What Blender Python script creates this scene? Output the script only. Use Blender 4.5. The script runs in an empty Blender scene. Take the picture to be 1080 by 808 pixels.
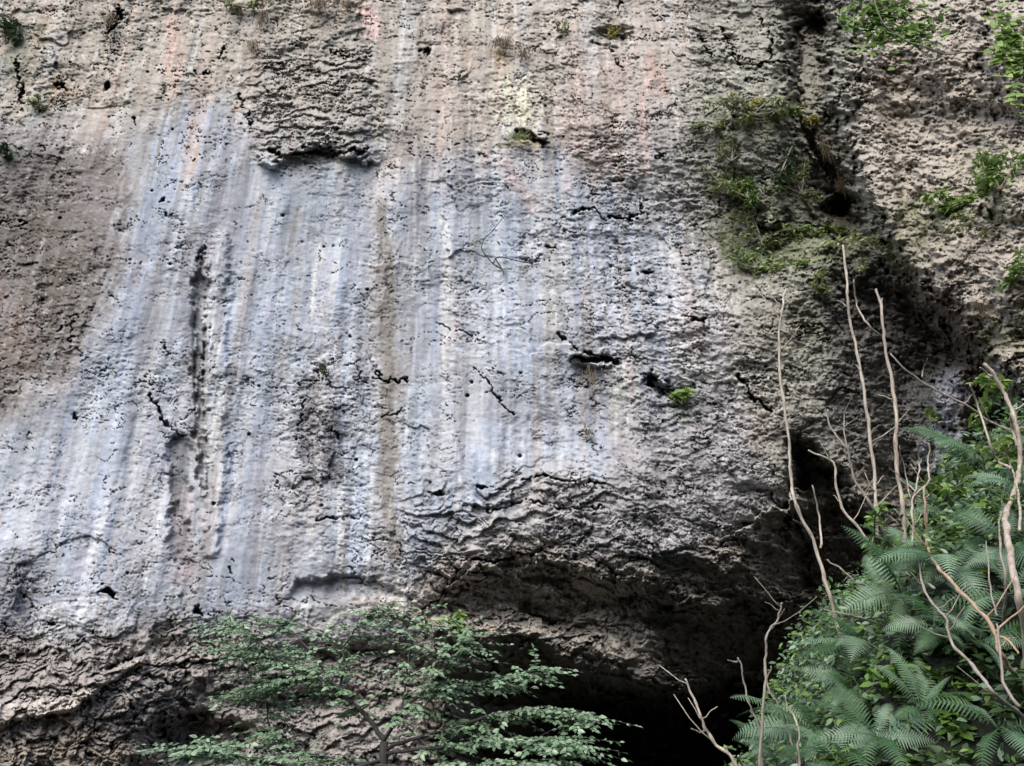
import bpy, math, random
import numpy as np
from mathutils import Vector, Matrix
random.seed(7); rng = np.random.default_rng(7)
S = bpy.context.scene
COL = S.collection
R = math.radians

# ------------------------------------------------------------------ camera
PW, PH = 1080.0, 808.0
CAMZ, PITCH, LENS = 1.6, R(25.0), 27.7
F = PW * LENS / 36.0
cam_d = bpy.data.cameras.new('camera'); cam_d.lens = LENS; cam_d.sensor_width = 36
cam_d.clip_start = 0.05; cam_d.clip_end = 3000
cam = bpy.data.objects.new('camera', cam_d); COL.objects.link(cam)
cam.location = (0, 0, CAMZ); cam.rotation_euler = (math.pi/2 + PITCH, 0, 0)
S.camera = cam
CP, SP = math.cos(PITCH), math.sin(PITCH)

def rays(px, py):
    """direction with unit y component for points of the photograph"""
    u = (px - PW/2) / F; v = (PH/2 - py) / F
    dy = CP - v*SP; dz = SP + v*CP
    return u/dy, dz/dy
def at(px, py, Y):
    a, b = rays(px, py)
    return Vector((a*Y, Y, CAMZ + b*Y))

# ------------------------------------------------------------------ numpy noise
def _h(ix, iy, s):
    h = (ix.astype(np.int64)*374761393 + iy.astype(np.int64)*668265263 + s*974634713) & 0xffffffff
    h = ((h ^ (h >> 13)) * 1274126177) & 0xffffffff
    h = ((h ^ (h >> 16)) * 2246822519) & 0xffffffff
    return (h ^ (h >> 15)) & 0xffff
_ang = np.arange(65536) * (2*np.pi/65536)
GX, GY = np.cos(_ang).astype(np.float32), np.sin(_ang).astype(np.float32)
def perlin(x, y, s=0):
    x0 = np.floor(x); y0 = np.floor(y)
    fx = (x-x0).astype(np.float32); fy = (y-y0).astype(np.float32)
    u = fx*fx*fx*(fx*(fx*6-15)+10); v = fy*fy*fy*(fy*(fy*6-15)+10)
    ix = x0.astype(np.int64); iy = y0.astype(np.int64)
    def g(dx, dy):
        h = _h(ix+dx, iy+dy, s)
        return GX[h]*(fx-dx) + GY[h]*(fy-dy)
    a = g(0,0); b = g(1,0); c = g(0,1); d = g(1,1)
    return ((a + u*(b-a)) + v*((c + u*(d-c)) - (a + u*(b-a)))) * 1.5
def fbm(x, y, s=0, o=4, gain=0.5):
    t = 0; a = 1.0; n = 0
    for k in range(o):
        t = t + a*perlin(x, y, s+17*k); n += a
        x = x*2.03+3.1; y = y*2.03-1.7; a *= gain
    return t/n
def voronoi(x, y, s=0, jit=0.9):
    x0 = np.floor(x); y0 = np.floor(y)
    f1 = np.full(x.shape, 9.0, np.float32); f2 = f1.copy()
    idh = np.zeros(x.shape, np.int64); dx1 = np.zeros(x.shape, np.float32); dy1 = dx1.copy()
    for i in (-1,0,1):
        for j in (-1,0,1):
            cx = x0+i; cy = y0+j
            h = _h(cx, cy, s); h2 = _h(cx, cy, s+91)
            ddx = (cx + .5 + (h/65536.-.5)*jit - x).astype(np.float32)
            ddy = (cy + .5 + (h2/65536.-.5)*jit - y).astype(np.float32)
            d = np.sqrt(ddx*ddx+ddy*ddy)
            m = d < f1
            f2 = np.where(m, f1, np.minimum(f2, d)); f1 = np.where(m, d, f1)
            idh = np.where(m, (h*31+h2*17) & 0xffff, idh)
            dx1 = np.where(m, ddx, dx1); dy1 = np.where(m, ddy, dy1)
    return f1, f2, idh, dx1, dy1
def facets(x, y, s, tilt=1.0):
    f1, f2, i, dx, dy = voronoi(x, y, s)
    r = i/65536.-.5; a = ((i*7919) & 0xffff)/65536.; b = ((i*104729) & 0xffff)/65536.
    return r + tilt*((a-.5)*dx*2 + (b-.25)*dy*2), f2-f1
def sst(a, b, x):
    t = np.clip((x-a)/(b-a), 0, 1); return t*t*(3-2*t)

# ------------------------------------------------------------------ canvases of regions on the cliff
CX0, CX1, CY0, CY1, CS = -180, 1260, -150, 940, 2.0
cxs = np.arange(CX0, CX1+1, CS); cys = np.arange(CY0, CY1+1, CS)
CXg, CYg = np.meshgrid(cxs, cys)
CXg = CXg.astype(np.float32); CYg = CYg.astype(np.float32)
def segdist(px, py, a, b):
    ax, ay = a; bx, by = b
    vx, vy = bx-ax, by-ay; L = vx*vx+vy*vy+1e-9
    t = np.clip(((px-ax)*vx+(py-ay)*vy)/L, 0, 1)
    return np.hypot(px-ax-t*vx, py-ay-t*vy), t
def poly(pts, soft):
    d = np.full(CXg.shape, 1e9, np.float32); ins = np.zeros(CXg.shape, bool)
    n = len(pts)
    for i in range(n):
        a, b = pts[i], pts[(i+1) % n]
        d = np.minimum(d, segdist(CXg, CYg, a, b)[0])
        c = ((a[1] > CYg) != (b[1] > CYg))
        if a[1] != b[1]:
            ins ^= c & (CXg < (b[0]-a[0])*(CYg-a[1])/(b[1]-a[1]) + a[0])
    return sst(-soft, soft, np.where(ins, d, -d))
def stroke(pts, w, soft=None):
    """polyline of half width w (scalar or one per point)"""
    ws = w if isinstance(w, (list, tuple)) else [w]*len(pts)
    m = np.zeros(CXg.shape, np.float32)
    for i in range(len(pts)-1):
        d, t = segdist(CXg, CYg, pts[i], pts[i+1])
        wd = ws[i]+(ws[i+1]-ws[i])*t
        m = np.maximum(m, 1-sst(wd*0.5, wd*1.5 if soft is None else wd*0.5+soft, d))
    return m
def blob(x, y, rx, ry=None):
    ry = ry or rx
    return np.exp(-(((CXg-x)/rx)**2+((CYg-y)/ry)**2))
def interp_canvas(pts, power=2.5, smooth=30.0):
    """inverse distance interpolation of (x, y, value) control points"""
    num = 0; den = 0
    for x, y, v in pts:
        w = 1.0/(((CXg-x)**2+(CYg-y)**2+smooth**2)**(power/2)); num = num+w*v; den = den+w
    return num/den
def look(c, px, py):
    fx = np.clip((px-CX0)/CS, 0, c.shape[1]-1.001); fy = np.clip((py-CY0)/CS, 0, c.shape[0]-1.001)
    i = fx.astype(np.int32); j = fy.astype(np.int32); u = fx-i; v = fy-j
    return ((c[j,i]*(1-u)+c[j,i+1]*u)*(1-v) + (c[j+1,i]*(1-u)+c[j+1,i+1]*u)*v).astype(np.float32)

# ------------------------------------------------------------------ large shape of the cliff (metres from the camera)
ctrl = [(-180,-150,20.5),(0,0,20.5),(250,0,20.3),(500,0,20.2),(700,0,20.2),(800,0,20.6),(850,30,20.4),(880,60,19.4),(930,60,17.0),(1000,60,14.8),(1080,60,12.5),(1260,60,9.5),(1260,-150,9.5),
 (880,0,19.2),(940,-60,16.8),
 (0,250,20.2),(250,250,20),(500,250,20),(700,250,20.2),(790,250,20.3),(850,200,20.2),(885,215,20.6),(930,200,17.6),(1000,200,15.2),(1080,200,12.8),(1260,250,9.5),
 (-180,420,19.6),(0,450,19.8),(200,450,19.8),(400,450,19.8),(600,440,19.9),(750,420,19.6),(830,380,19.2),
 (900,330,19.0),(960,400,18.6),(1000,450,17.5),(960,500,18.5),(1080,300,12.6),(1010,280,14.6),(960,250,16.4),(1080,400,12.6),
 (1050,520,15.),(1080,600,14.5),(1260,500,10),(1260,700,10),
 (-180,650,18.8),(0,650,19.0),(200,640,19.3),(400,600,19.5),(500,560,19.3),(600,540,19.1),(700,540,18.8),(800,500,18.7),(840,470,19.3),
 (-180,808,16.8),(0,808,17.2),(100,760,17.6),(220,780,19.5),(380,700,19.8),(380,808,19.5),(460,700,20.5)]
base = interp_canvas(ctrl, 3.2, 22.)
# the overhang and the cave: the wall runs back under the lip
lipx = np.array([-300, 330, 440, 480, 540, 600, 680, 760, 830, 870, 930, 1000, 1300])
lipy = np.array([1000, 900, 720, 610, 588, 580, 592, 560, 500, 500, 520, 600, 700])
lip = np.interp(CXg, lipx, lipy).astype(np.float32)
dd = np.maximum(CYg-lip, 0)
win = sst(430, 560, CXg)*(1-sst(960, 1060, CXg)*0.5)
cave = win*(0.0075*dd + 0.00017*dd**2)
cave = np.minimum(cave, 22)
base = base + cave
# deep holes inside the cave
base += 1.0*poly([(470,640),(490,606),(540,592),(600,596),(650,612),(720,640),(830,640),(860,700),(760,720),(690,668),(640,655),(560,648),(500,652)], 20)
base += 3.0*poly([(840,470),(880,500),(915,560),(915,700),(880,720),(850,640),(840,560)], 16)
base += 6.0*poly([(600,752),(700,735),(800,735),(860,760),(870,920),(560,920)], 22)
# a brighter slab and rib that stand forward inside the cave
base -= 1.5*stroke([(470,680),(560,685),(640,705),(710,745),(790,790),(860,830)], [20,30,26,18,12,10], 26)
# overhanging block high on the left, its underside a step
base -= 0.42*poly([(272,40),(385,30),(398,220),(330,220),(278,220)], 20)*sst(30, 150, CYg)*(1-sst(160, 167, CYg+7*np.sin(CXg*.06)+4*np.sin(CXg*.17)))
# ledge above the recessed pale strip
base += 0.34*poly([(318,611),(350,608),(400,616),(440,630),(475,650),(470,680),(330,668),(300,640)], 4)*(1-sst(612, 642, CYg))
# column with a groove on its left
base += 0.28*stroke([(214,262),(211,300),(210,400),(214,520)], [1,7,5,3])
base -= 0.14*stroke([(232,250),(228,350),(226,470),(222,580)], [8,12,12,9])
base += 0.3*stroke([(190,470),(188,580)], [10,9])
# gully between wall and buttress, black pockets
base += 1.5*stroke([(852,-120),(850,40),(856,120),(876,185),(893,235),(925,300),(975,370)], [16,18,20,24,26,30,30])*sst(-160,60,CYg)
base -= 0.7*stroke([(790,-100),(795,60),(800,150),(815,230)], [26,28,26,14])
base -= 0.9*stroke([(905,-60),(905,60),(915,150),(935,215)], [18,20,22,18])
base += 0.5*stroke([(842,30),(838,85),(842,130),(880,190)], [5,4,5,5])
base += 1.6*blob(888,215,13,9)
base += 1.0*blob(862,25,12,9)
# underside of the buttress edge
base -= 3.2*poly([(880,-200),(893,190),(930,262),(962,312),(1000,352),(1036,384),(1060,412),(1120,470),(1320,470),(1320,-200)], 22)*sst(120,250,CYg)
base += 3.2*sst(860,960,CXg)*(1-sst(0,1,np.zeros_like(CXg)))*sst(120,250,CYg)*0.6
base -= 0.8*poly([(985,370),(1032,395),(1020,480),(985,500),(960,500),(985,440)], 8)
base += 0.9*poly([(845,55),(780,40),(800,180),(860,190)], 40)*0
# slots below the pale cap on the right of the wall
base += 1.0*stroke([(604,377),(640,380)], [3,5]) + 0.7*stroke([(684,400),(700,412)], [4,6])
base += 1.5*blob(645,38,18,9)*0.5
base += 0.7*stroke([(546,142),(575,150)], [4,3])
# lower left hollow and ledges
base += 1.0*poly([(165,765),(215,752),(262,770),(255,800),(190,806)], 8)
base -= 0.5*stroke([(-100,765),(0,752),(75,742),(110,716),(150,696)], [16,12,9,8,6])
base += 1.0*blob(370,690,45,10)+0.7*blob(330,740,60,10)
base -= 1.6*stroke([(1008,410),(1022,450),(1015,510)], [16,24,22], 24)
base = base.astype(np.float32)

# zones: 0 smooth .. 1 rough
rough = interp_canvas([(0,0,.45),(60,60,.6),(200,60,.42),(330,110,.85),(430,80,.38),(560,60,.5),(680,60,.42),(790,70,.75),(880,90,.7),(1000,100,.5),(1080,60,.5),(1000,300,.5),(880,330,.9),
 (60,220,.45),(60,330,.5),(150,200,.12),(210,170,.15),(310,230,.08),(310,350,.05),(170,330,.15),(100,480,.12),(60,560,.25),(270,480,.06),(260,600,.12),(120,600,.15),(338,440,1.0),(330,480,.8),(345,400,.7),(345,540,.6),(180,430,.45),
 (450,220,.3),(500,300,.28),(460,400,.2),(560,420,.18),(520,480,.12),(440,520,.2),(600,260,.5),(640,300,.55),(560,250,.35),(690,250,.7),(700,350,.8),(640,470,.4),(720,460,1.1),(780,400,1),(700,560,1.15),(600,560,.9),(520,545,.5),(480,590,.8),
 (30,700,1),(150,720,1.1),(260,690,.9),(20,790,1.1),(300,760,1),(20,640,.7),(600,650,1.0),(750,680,1.0),(850,600,1.),(950,420,1.1),(380,650,.65)], 3.0, 16.)
strata = poly([(-200,690),(60,665),(200,655),(330,680),(480,690),(500,1000),(-200,1000)], 25) + 0.8*poly([(440,520),(560,500),(680,530),(800,600),(780,700),(620,740),(470,660),(430,600)], 30) + .5*poly([(262,70),(390,50),(400,150),(330,166),(275,166)], 10)
knobby = poly([(860,-160),(1300,-160),(1300,900),(900,700),(820,470),(850,300)], 45)

# ------------------------------------------------------------------ cliff vertices
def ramp_axis(lo, a, b, hi, fine, coarse):
    return np.concatenate([np.arange(lo, a-coarse*.5, coarse), np.arange(a, b, fine), np.arange(b, hi+coarse, coarse)])
STEP = 0.98
gx = ramp_axis(-165, -14, 1094, 1245, STEP, 3.2)
gy = ramp_axis(-135, -12, 818, 925, STEP, 3.2)
PX, PY = np.meshgrid(gx, gy); PX = PX.astype(np.float32); PY = PY.astype(np.float32)
RA, RB = rays(PX, PY)
WX = RA*20.0; WZ = RB*20.0                     # wall coordinates in metres
# wandering of region edges
wpx = PX + 9*fbm(WX*0.9, WZ*0.7, 3, 4)*2; wpy = PY + 9*fbm(WX*0.8, WZ*0.9, 8, 4)*2
Y = look(base, PX + 5*fbm(WX*1.6, WZ*1.6, 21, 4)*2 + 5*fbm(WX*5, WZ*5, 22, 3), PY + 4.5*fbm(WX*1.3, WZ*2.2, 25, 4)*2 + 5*fbm(WX*4.5, WZ*6, 26, 3))
slope = np.hypot(*np.gradient(look(base, PX, PY)))/STEP
steep = 1 + np.clip(slope*22-.7, 0, 2.2)
rg = np.clip(look(rough, wpx, wpy)*.92 - .05 + 0.38*fbm(WX*0.55, WZ*0.35, 31, 3), 0.02, 1.25)
st = np.clip(look(strata, wpx, wpy), 0, 1)
kn = np.clip(look(knobby, wpx, wpy), 0, 1)

# broad undulation, vertical flutes
D = 0.35*fbm(WX*0.22, WZ*0.15, 40, 3) + 0.14*fbm(WX*0.9, WZ*0.16, 43, 3)*(1-kn)
D += (1-kn)*(1-st)*(0.035*fbm(WX*3.1+.2*fbm(WX*.8, WZ*.5, 46, 2), WZ*0.22, 47, 3) + 0.012*fbm(WX*9, WZ*0.6, 48, 3))
# warped coordinates
qx = WX + 0.30*fbm(WX*1.1, WZ*1.3, 50, 3)*2; qz = WZ + 0.26*fbm(WX*1.0, WZ*1.4, 53, 3)*2
f1, e1 = facets(qx*0.55, qz*0.75, 60, 0.9)
f2, e2 = facets(qx*1.5, qz*2.1, 61, 1.0)
qx2 = WX + 0.10*fbm(WX*3, WZ*3.6, 55, 3)*2; qz2 = WZ + 0.09*fbm(WX*3, WZ*3.6, 56, 3)*2
f3, e3 = facets(qx2*4.6, qz2*7.6, 62, 1.1)
f4, e4 = facets(qx2*9.5, qz2*15, 63, 1.1)
rp_ = sst(-.15, .3, fbm(WX*.9, WZ*.7, 68, 3))*.7+.4
D += rg*(0.22*f1 + 0.09*f2*(0.4+0.6*rg)) + rp_*((0.002+0.036*rg**1.4)*f3 + (0.001+0.014*rg)*f4)
# flakes: plates of stone with crisp broken edges
def terr(n, k, e=.12):
    n = n*k; fl = np.floor(n); return (fl + sst(1-e, 1, n-fl))/k
tl = fbm(WX*.55+.15*WZ, WZ*.95, 140, 6, .55); tm = fbm(WX*1.7, WZ*3.0+.4*WX, 144, 5, .6); ts = fbm(WX*4.5, WZ*8.5, 148, 4, .6)
fg = sst(-.25, .25, fbm(WX*.45, WZ*.4, 152, 2)+.5*(rg-.3))
D += (.03+.42*rg)*terr(tl, 5.)*.55 + fg*(.022+.13*rg)*terr(tm, 6., .12)*.8 + (.3+.7*fg)*(.016+.085*rg)*terr(ts, 4., .16)*.8
gate = sst(0.05, 0.35, fbm(WX*0.8, WZ*0.9, 70, 3)+0.30*(rg-0.35))
D += gate*rg*0.11*(1-sst(0.0, 0.055, e2)) + gate*(.05*rg)*(1-sst(0.0, 0.10, e3))
# little horizontal chips: the surface swells and breaks back
def saw(fz, wob, s, fx=0.5):
    ph = WZ*fz + wob*fbm(WX*fx, WZ*fx*1.2, s, 4)*2
    return (ph - np.floor(ph))
s1 = saw(1.5, 1.5, 80, 0.5); s2 = saw(4.2, 2.0, 81, 1.1); s3 = saw(9.0, 2.2, 82, 2.3)
g2 = sst(0.0, 0.35, fbm(WX*1.3, WZ*1.0, 84, 3)+0.25*(rg-0.3)+0.3*st)
g3 = sst(-0.05, 0.3, fbm(WX*2.1, WZ*1.6, 85, 3)+0.1+0.3*st)
D += st*0.24*(s1**1.5) + (0.006+0.045*rg+0.12*st)*g2*(s2**3) + (0.006+0.018*rg+0.035*st)*g3*(s3**3)
# cracks
c = fbm(WX*0.7+5, WZ*1.5, 90, 5); gc = sst(0.05, 0.25, fbm(WX*0.7, WZ*0.7, 91, 2)+0.1*rg)
D += (.10+.2*np.clip(rg*1.3,0,1))*gc*(1-sst(0.0, 0.012+0.012*rg, np.abs(c)))
c = fbm(WX*1.6+9, WZ*4.2, 92, 4); gc = sst(0.02, 0.25, fbm(WX*1.1, WZ*1.1, 93, 3)+0.15*rg)
D += (.03+.10*np.clip(rg*1.3,0,1))*gc*(1-sst(0.0, 0.030, np.abs(c)))
c = fbm(WX*2.6-9, WZ*1.1, 94, 4); gc = sst(0.1, 0.3, fbm(WX*0.9, WZ*0.9, 95, 3)+0.12*rg)
D += (.02+.09*np.clip(rg*1.3,0,1))*gc*(1-sst(0.0, 0.024, np.abs(c)))
# pits
pf, pe, pi, _, _ = voronoi(WX*1.1, WZ*1.1, 97); pr = pi/65536.
D += 0.30*(pr > 0.86)*(1-sst(0.02, 0.03+0.055*((pi*31 & 0xffff)/65536.), pf))
pf, pe, pi, _, _ = voronoi(WX*3.1, WZ*3.7, 98); pr = pi/65536.
D += 0.14*(pr > 0.8)*(rg*.8)*(1-sst(0.04, 0.05+0.14*((pi*31 & 0xffff)/65536.), pf))
# knobbly travertine on the buttress
def rot(x, z, a): return x*math.cos(a)+z*math.sin(a), -x*math.sin(a)+z*math.cos(a)
ra, rb = rot(qx, qz, .6); rc, rd_ = rot(qx2, qz2, .6)
k1 = np.abs(perlin(ra*1.1, rb*1.8, 100)); k2 = np.abs(perlin(rc*3.0, rd_*5.6, 101)); k3 = np.abs(perlin(rc*7.5, rd_*12.5, 102))
D -= kn*(0.20*k1 + 0.12*k2 + 0.055*k3 - 0.15)
cvm = np.clip(look(poly([(430,640),(470,590),(560,560),(700,560),(840,500),(930,520),(930,940),(430,940)], 22), wpx, wpy), 0, 1)
ca, cb = rot(qx, qz, -.42)
D += cvm*(.75*terr(fbm(ca*.35, cb*1.25, 160, 4, .55), 7., .1) + .22*terr(fbm(ca*1.0, cb*3.2, 162, 4), 5., .12) + .25*f1 + .08*f2)
D *= steep
D += (0.004+0.010*rg)*fbm(WX*14, WZ*20, 105, 3)
# named cracks and pockets of this wall
def crack(pts, w, depth):
    global D
    xs = [p[0] for p in pts]; ys = [p[1] for p in pts]
    i0 = np.searchsorted(gx, min(xs)-25); i1 = np.searchsorted(gx, max(xs)+25)
    j0 = np.searchsorted(gy, min(ys)-25); j1 = np.searchsorted(gy, max(ys)+25)
    sl = (slice(j0, j1), slice(i0, i1))
    x = PX[sl]+2.5*perlin(WX[sl]*3, WZ[sl]*3, 120)*1.5+3*perlin(WX[sl]*8, WZ[sl]*8, 122)
    y = PY[sl]+2.5*perlin(WX[sl]*3, WZ[sl]*3, 121)*1.5+3*perlin(WX[sl]*8, WZ[sl]*8, 123)
    m = 0; w = w*.85*np.clip(.7+1.7*fbm(WX[sl]*2.6, WZ[sl]*2.6, 124, 3), .05, 1.5)
    for a, b in zip(pts[:-1], pts[1:]):
        d, t = segdist(x, y, a, b); m = np.maximum(m, 1-sst(w*0.25, w, d))
    D[sl] += depth*m
for pts, w, dp in [
 ([(282,158),(305,162),(330,160),(352,163),(385,158)], 3.2, .6), ([(347,54),(362,57),(378,60),(392,59)], 2, .4), ([(440,54),(455,55)], 2.5, .5),
 ([(158,414),(168,435),(178,450),(196,460)], 2.3, .4), ([(205,76),(222,78)], 2.2, .5), ([(0,235),(14,233),(28,236)], 2, .5), ([(250,100),(262,118),(266,135)], 2.4, .4),
 ([(232,60),(238,47)], 2.4, .4), ([(318,420),(320,436),(316,452)], 2, .3), ([(350,452),(356,462)], 2.2, .3), ([(335,548),(360,545)], 2.5, .4),
 ([(395,392),(408,404),(412,400),(432,402)], 2.4, .45), ([(500,388),(518,404),(528,425),(544,438)], 2.0, .35), ([(460,342),(485,350),(500,353)], 1.6, .3),
 ([(600,362),(590,352),(610,372)], 2, .4), ([(614,374),(630,376),(652,381)], 3.4, .6), ([(605,225),(625,218),(638,230),(672,229)], 2.3, .45), ([(672,214),(680,226),(664,232)], 2, .4),
 ([(575,258),(588,262)], 2.2, .4), ([(660,288),(690,287)], 2.5, .5), ([(690,165),(712,163)], 2, .4), ([(648,15),(654,2)], 2.2, .4), ([(642,44),(655,72)], 1.4, .3),
 ([(684,402),(702,416)], 4, .7), ([(720,334),(742,338)], 2.6, .5), ([(550,506),(575,502),(610,510),(640,508)], 2.6, .5), ([(515,540),(540,530),(555,528)], 2.4, .4),
 ([(452,517),(470,520)], 3, .5), ([(505,513),(530,516)], 2.4, .5), ([(560,530),(600,536),(640,534)], 2, .4), ([(440,652),(456,636),(470,620),(485,600)], 1.6, .4),
 ([(490,588),(520,592),(560,584)], 3, .8), ([(40,655),(58,658)], 2.6, .4), ([(102,626),(116,624),(122,630)], 4.2, .8), ([(243,586),(245,590)], 4.5, .9), ([(242,600),(246,606)], 1.8, .4),
 ([(60,90),(68,92)], 4.2, .7), ([(112,88),(112,92)], 4.2, .6), ([(128,10),(124,22),(116,34)], 5, .8), ([(142,127),(142,129)], 2.4, .5), ([(203,166),(203,168)], 1.6, .4), ([(173,208),(171,213)], 2, .4),
 ([(165,225),(186,226)], 1.6, .3), ([(118,315),(124,316)], 2.2, .4), ([(78,436),(78,442)], 2.6, .4), ([(170,358),(174,372)], 1.8, .4), ([(340,388),(344,394)], 2.4, .5), ([(368,355),(374,356)], 1.6, .3),
 ([(25,90),(22,110),(18,60)], 3, .5), ([(760,30),(772,48),(780,70)], 2.2, .5), ([(735,35),(750,60)], 2.0, .4), ([(800,20),(815,40),(812,60)], 2.6, .5), ([(780,60),(800,68),(828,66)], 2.4, .5),
 ([(208,640),(214,650)], 4, .6), ([(780,395),(792,420),(815,432)], 3.5, .8), ([(60,350),(80,330),(74,360)], 1.8, .3), ([(405,440),(425,432)], 2.2, .4)]:
    crack(pts, w, dp)
Y = Y + D.astype(np.float32)
def cliffY(px, py):
    i = int(np.clip(np.searchsorted(gx, px), 2, len(gx)-3)); j = int(np.clip(np.searchsorted(gy, py), 2, len(gy)-3))
    return float(Y[j-2:j+3, i-2:i+3].min())

# ------------------------------------------------------------------ colour of the rock (stains, washes, lichen, shade painted into undercut and pit)
def lin(r, g, b):
    c = np.array([r, g, b], float)/255.
    return np.where(c <= .04045, c/12.92, ((c+.055)/1.055)**2.4)
GAIN = 1.22
def rgb(r, g, b): return (lin(r, g, b)*GAIN).astype(np.float32)
tint = np.empty(PX.shape+(3,), np.float32); tint[:] = rgb(142,138,138)
def mix(m, col):
    global tint
    m = np.clip(m, 0, 1)[..., None]; tint = tint*(1-m) + np.asarray(col, np.float32)*m
_rag = None
def L(c, warp=1.0):
    v = look(c, PX+(wpx-PX)*warp, PY+(wpy-PY)*warp)
    return np.clip(v + 4*v*np.clip(1-v, 0, 1)*_rag, 0, 1)
# streak fields: constant along the fall line, fading slowly
sxw = WX + 0.05*fbm(WX*1.5, WZ*0.5, 200, 3)*2
fine = fbm(sxw*5.5, WZ*0.30, 201, 4); med = fbm(sxw*1.7, WZ*0.14, 205, 3); vfine = fbm(sxw*10, WZ*0.7, 209, 4)
patch = fbm(WX*0.5, WZ*0.4, 215, 4)
wall = np.clip(1-kn, 0, 1)*(1-st)
_rag = np.clip(1.1*(.5*fbm(WX*3.2, WZ*2.4, 220, 4) + .6*fbm(sxw*4.0, WZ*0.5, 221, 4) + .5*fbm(WX*9, WZ*7, 222, 3)), -.8, .8)
# beige upper wall
mix(L(poly([(-200,-200),(760,-200),(740,60),(640,150),(420,150),(240,110),(110,130),(-200,150)], 30)), rgb(133,126,118))
mix(L(poly([(430,-200),(760,-200),(740,140),(560,190),(440,150)], 25))*0.7, rgb(144,135,130))
# blue-lilac wash
blue = poly([(150,140),(240,110),(262,160),(372,170),(390,240),(395,600),(330,640),(150,660),(40,690),(20,640),(40,520),(90,390)], 22) + poly([(420,190),(520,165),(620,190),(700,230),(730,300),(640,380),(640,480),(560,500),(420,600),(412,400)], 24) + .8*poly([(-200,600),(-20,470),(60,400),(110,380),(60,650),(-200,660)], 22)
blue = np.clip(blue, 0, 1)
mix(L(blue)*(0.72+0.6*med), rgb(136,140,147))
mix(L(blue)*sst(-.05, .35, fine+0.4*med), rgb(125,132,147))
for pts, w, a in [([(165,200),(130,330),(100,460),(70,620)], [16,14,13,16], .7), ([(255,330),(255,470),(250,620)], [22,26,20], .75), ([(300,185),(292,300),(285,380)], [12,26,24], .65), ([(340,180),(345,300),(345,380)], [10,16,12], .6),
   ([(205,120),(190,200)], [16,18], .5), ([(370,420),(375,600)], [16,14], .6), ([(440,430),(440,600)], [22,18], .7), ([(500,480),(560,400),(620,420)], [30,40,22], .6), ([(590,175),(600,215)], [16,14], .75), ([(540,120),(530,190),(540,260)], [8,14,20], .6), ([(622,400),(625,500)], [10,12], .7), ([(660,260),(690,280)], [18,14], .55), ([(270,600),(270,630)], [20,16], .4)]:
    mix(L(stroke(pts, w), .6)*a*(0.75+.8*vfine), rgb(134,144,160))
bands = med*.6+.5*fbm(sxw*3.1, WZ*.12, 224, 4)+.10*fbm(WX*8, WZ*3, 225, 3)
mix(L(blue)*sst(.02, .10, bands)*.6, rgb(144,147,155))
mix(L(blue)*sst(.14, .2, bands)*.35, rgb(152,151,152))
mix(L(blue)*sst(.03, .10, -bands)*.65, rgb(121,126,136))
mix(L(blue)*sst(.20, .26, -bands)*.5, rgb(112,110,114))
# pale lime streaks
pale = sst(0.12, 0.38, fine*0.8+vfine*0.5)*np.clip(L(poly([(20,720),(40,500),(200,130),(420,140),(720,150),(760,420),(640,520),(420,640)], 25)), 0, 1)
mix(pale*0.4, rgb(154,152,151))
for pts, w, a in [([(232,240),(222,330),(230,430),(225,540),(222,600)], [4,6,9,8,6], .8), ([(215,300),(212,400),(214,520)], [4,4,5], .7), ([(170,310),(150,420),(135,560)], [4,7,6], .6), ([(130,480),(95,600),(88,650)], [4,5,5], .6), ([(45,640),(42,690)], [6,8], .8), ([(60,650),(110,640)], [14,16], .5), ([(165,530),(155,620)], [5,5], .7),
   ([(335,240),(330,330)], [3,4], .8), ([(335,480),(325,560)], [5,5], .7), ([(360,480),(358,590)], [4,5], .6), ([(485,430),(482,540)], [3,4], .75), ([(437,180),(438,310)], [4,5], .7), ([(462,230),(475,270)], [4,5], .7), ([(500,440),(520,490)], [4,4], .4), ([(640,400),(660,430),(720,460)], [18,28,20], .6), ([(690,360),(740,400)], [26,22], .45), ([(355,655),(420,650)], [14,14], .5), ([(580,330),(560,300)], [4,4], .3), ([(310,640),(320,650)], [10,10], .8)]:
    mix(L(stroke(pts, w), .45)*a*sst(-.5, .2, vfine+.6*fine), rgb(164,163,162))
mix(L(blob(545,110,26,32)+.6*blob(570,95,16,20))*sst(-.4, .0, patch+vfine*.3), rgb(172,168,150))
mix(L(blob(88,157,8,5), .3), rgb(225,222,218))
srs = random.Random(11)
smask = L(poly([(10,720),(40,480),(90,380),(140,230),(150,130),(240,90),(420,120),(600,130),(740,170),(770,420),(640,500),(560,520),(420,650),(150,690)], 18))
edge_n = fbm(WX*7, WZ*2.2, 230, 4); gap_n = fbm(WX*5, WZ*1.3, 231, 4)
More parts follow.
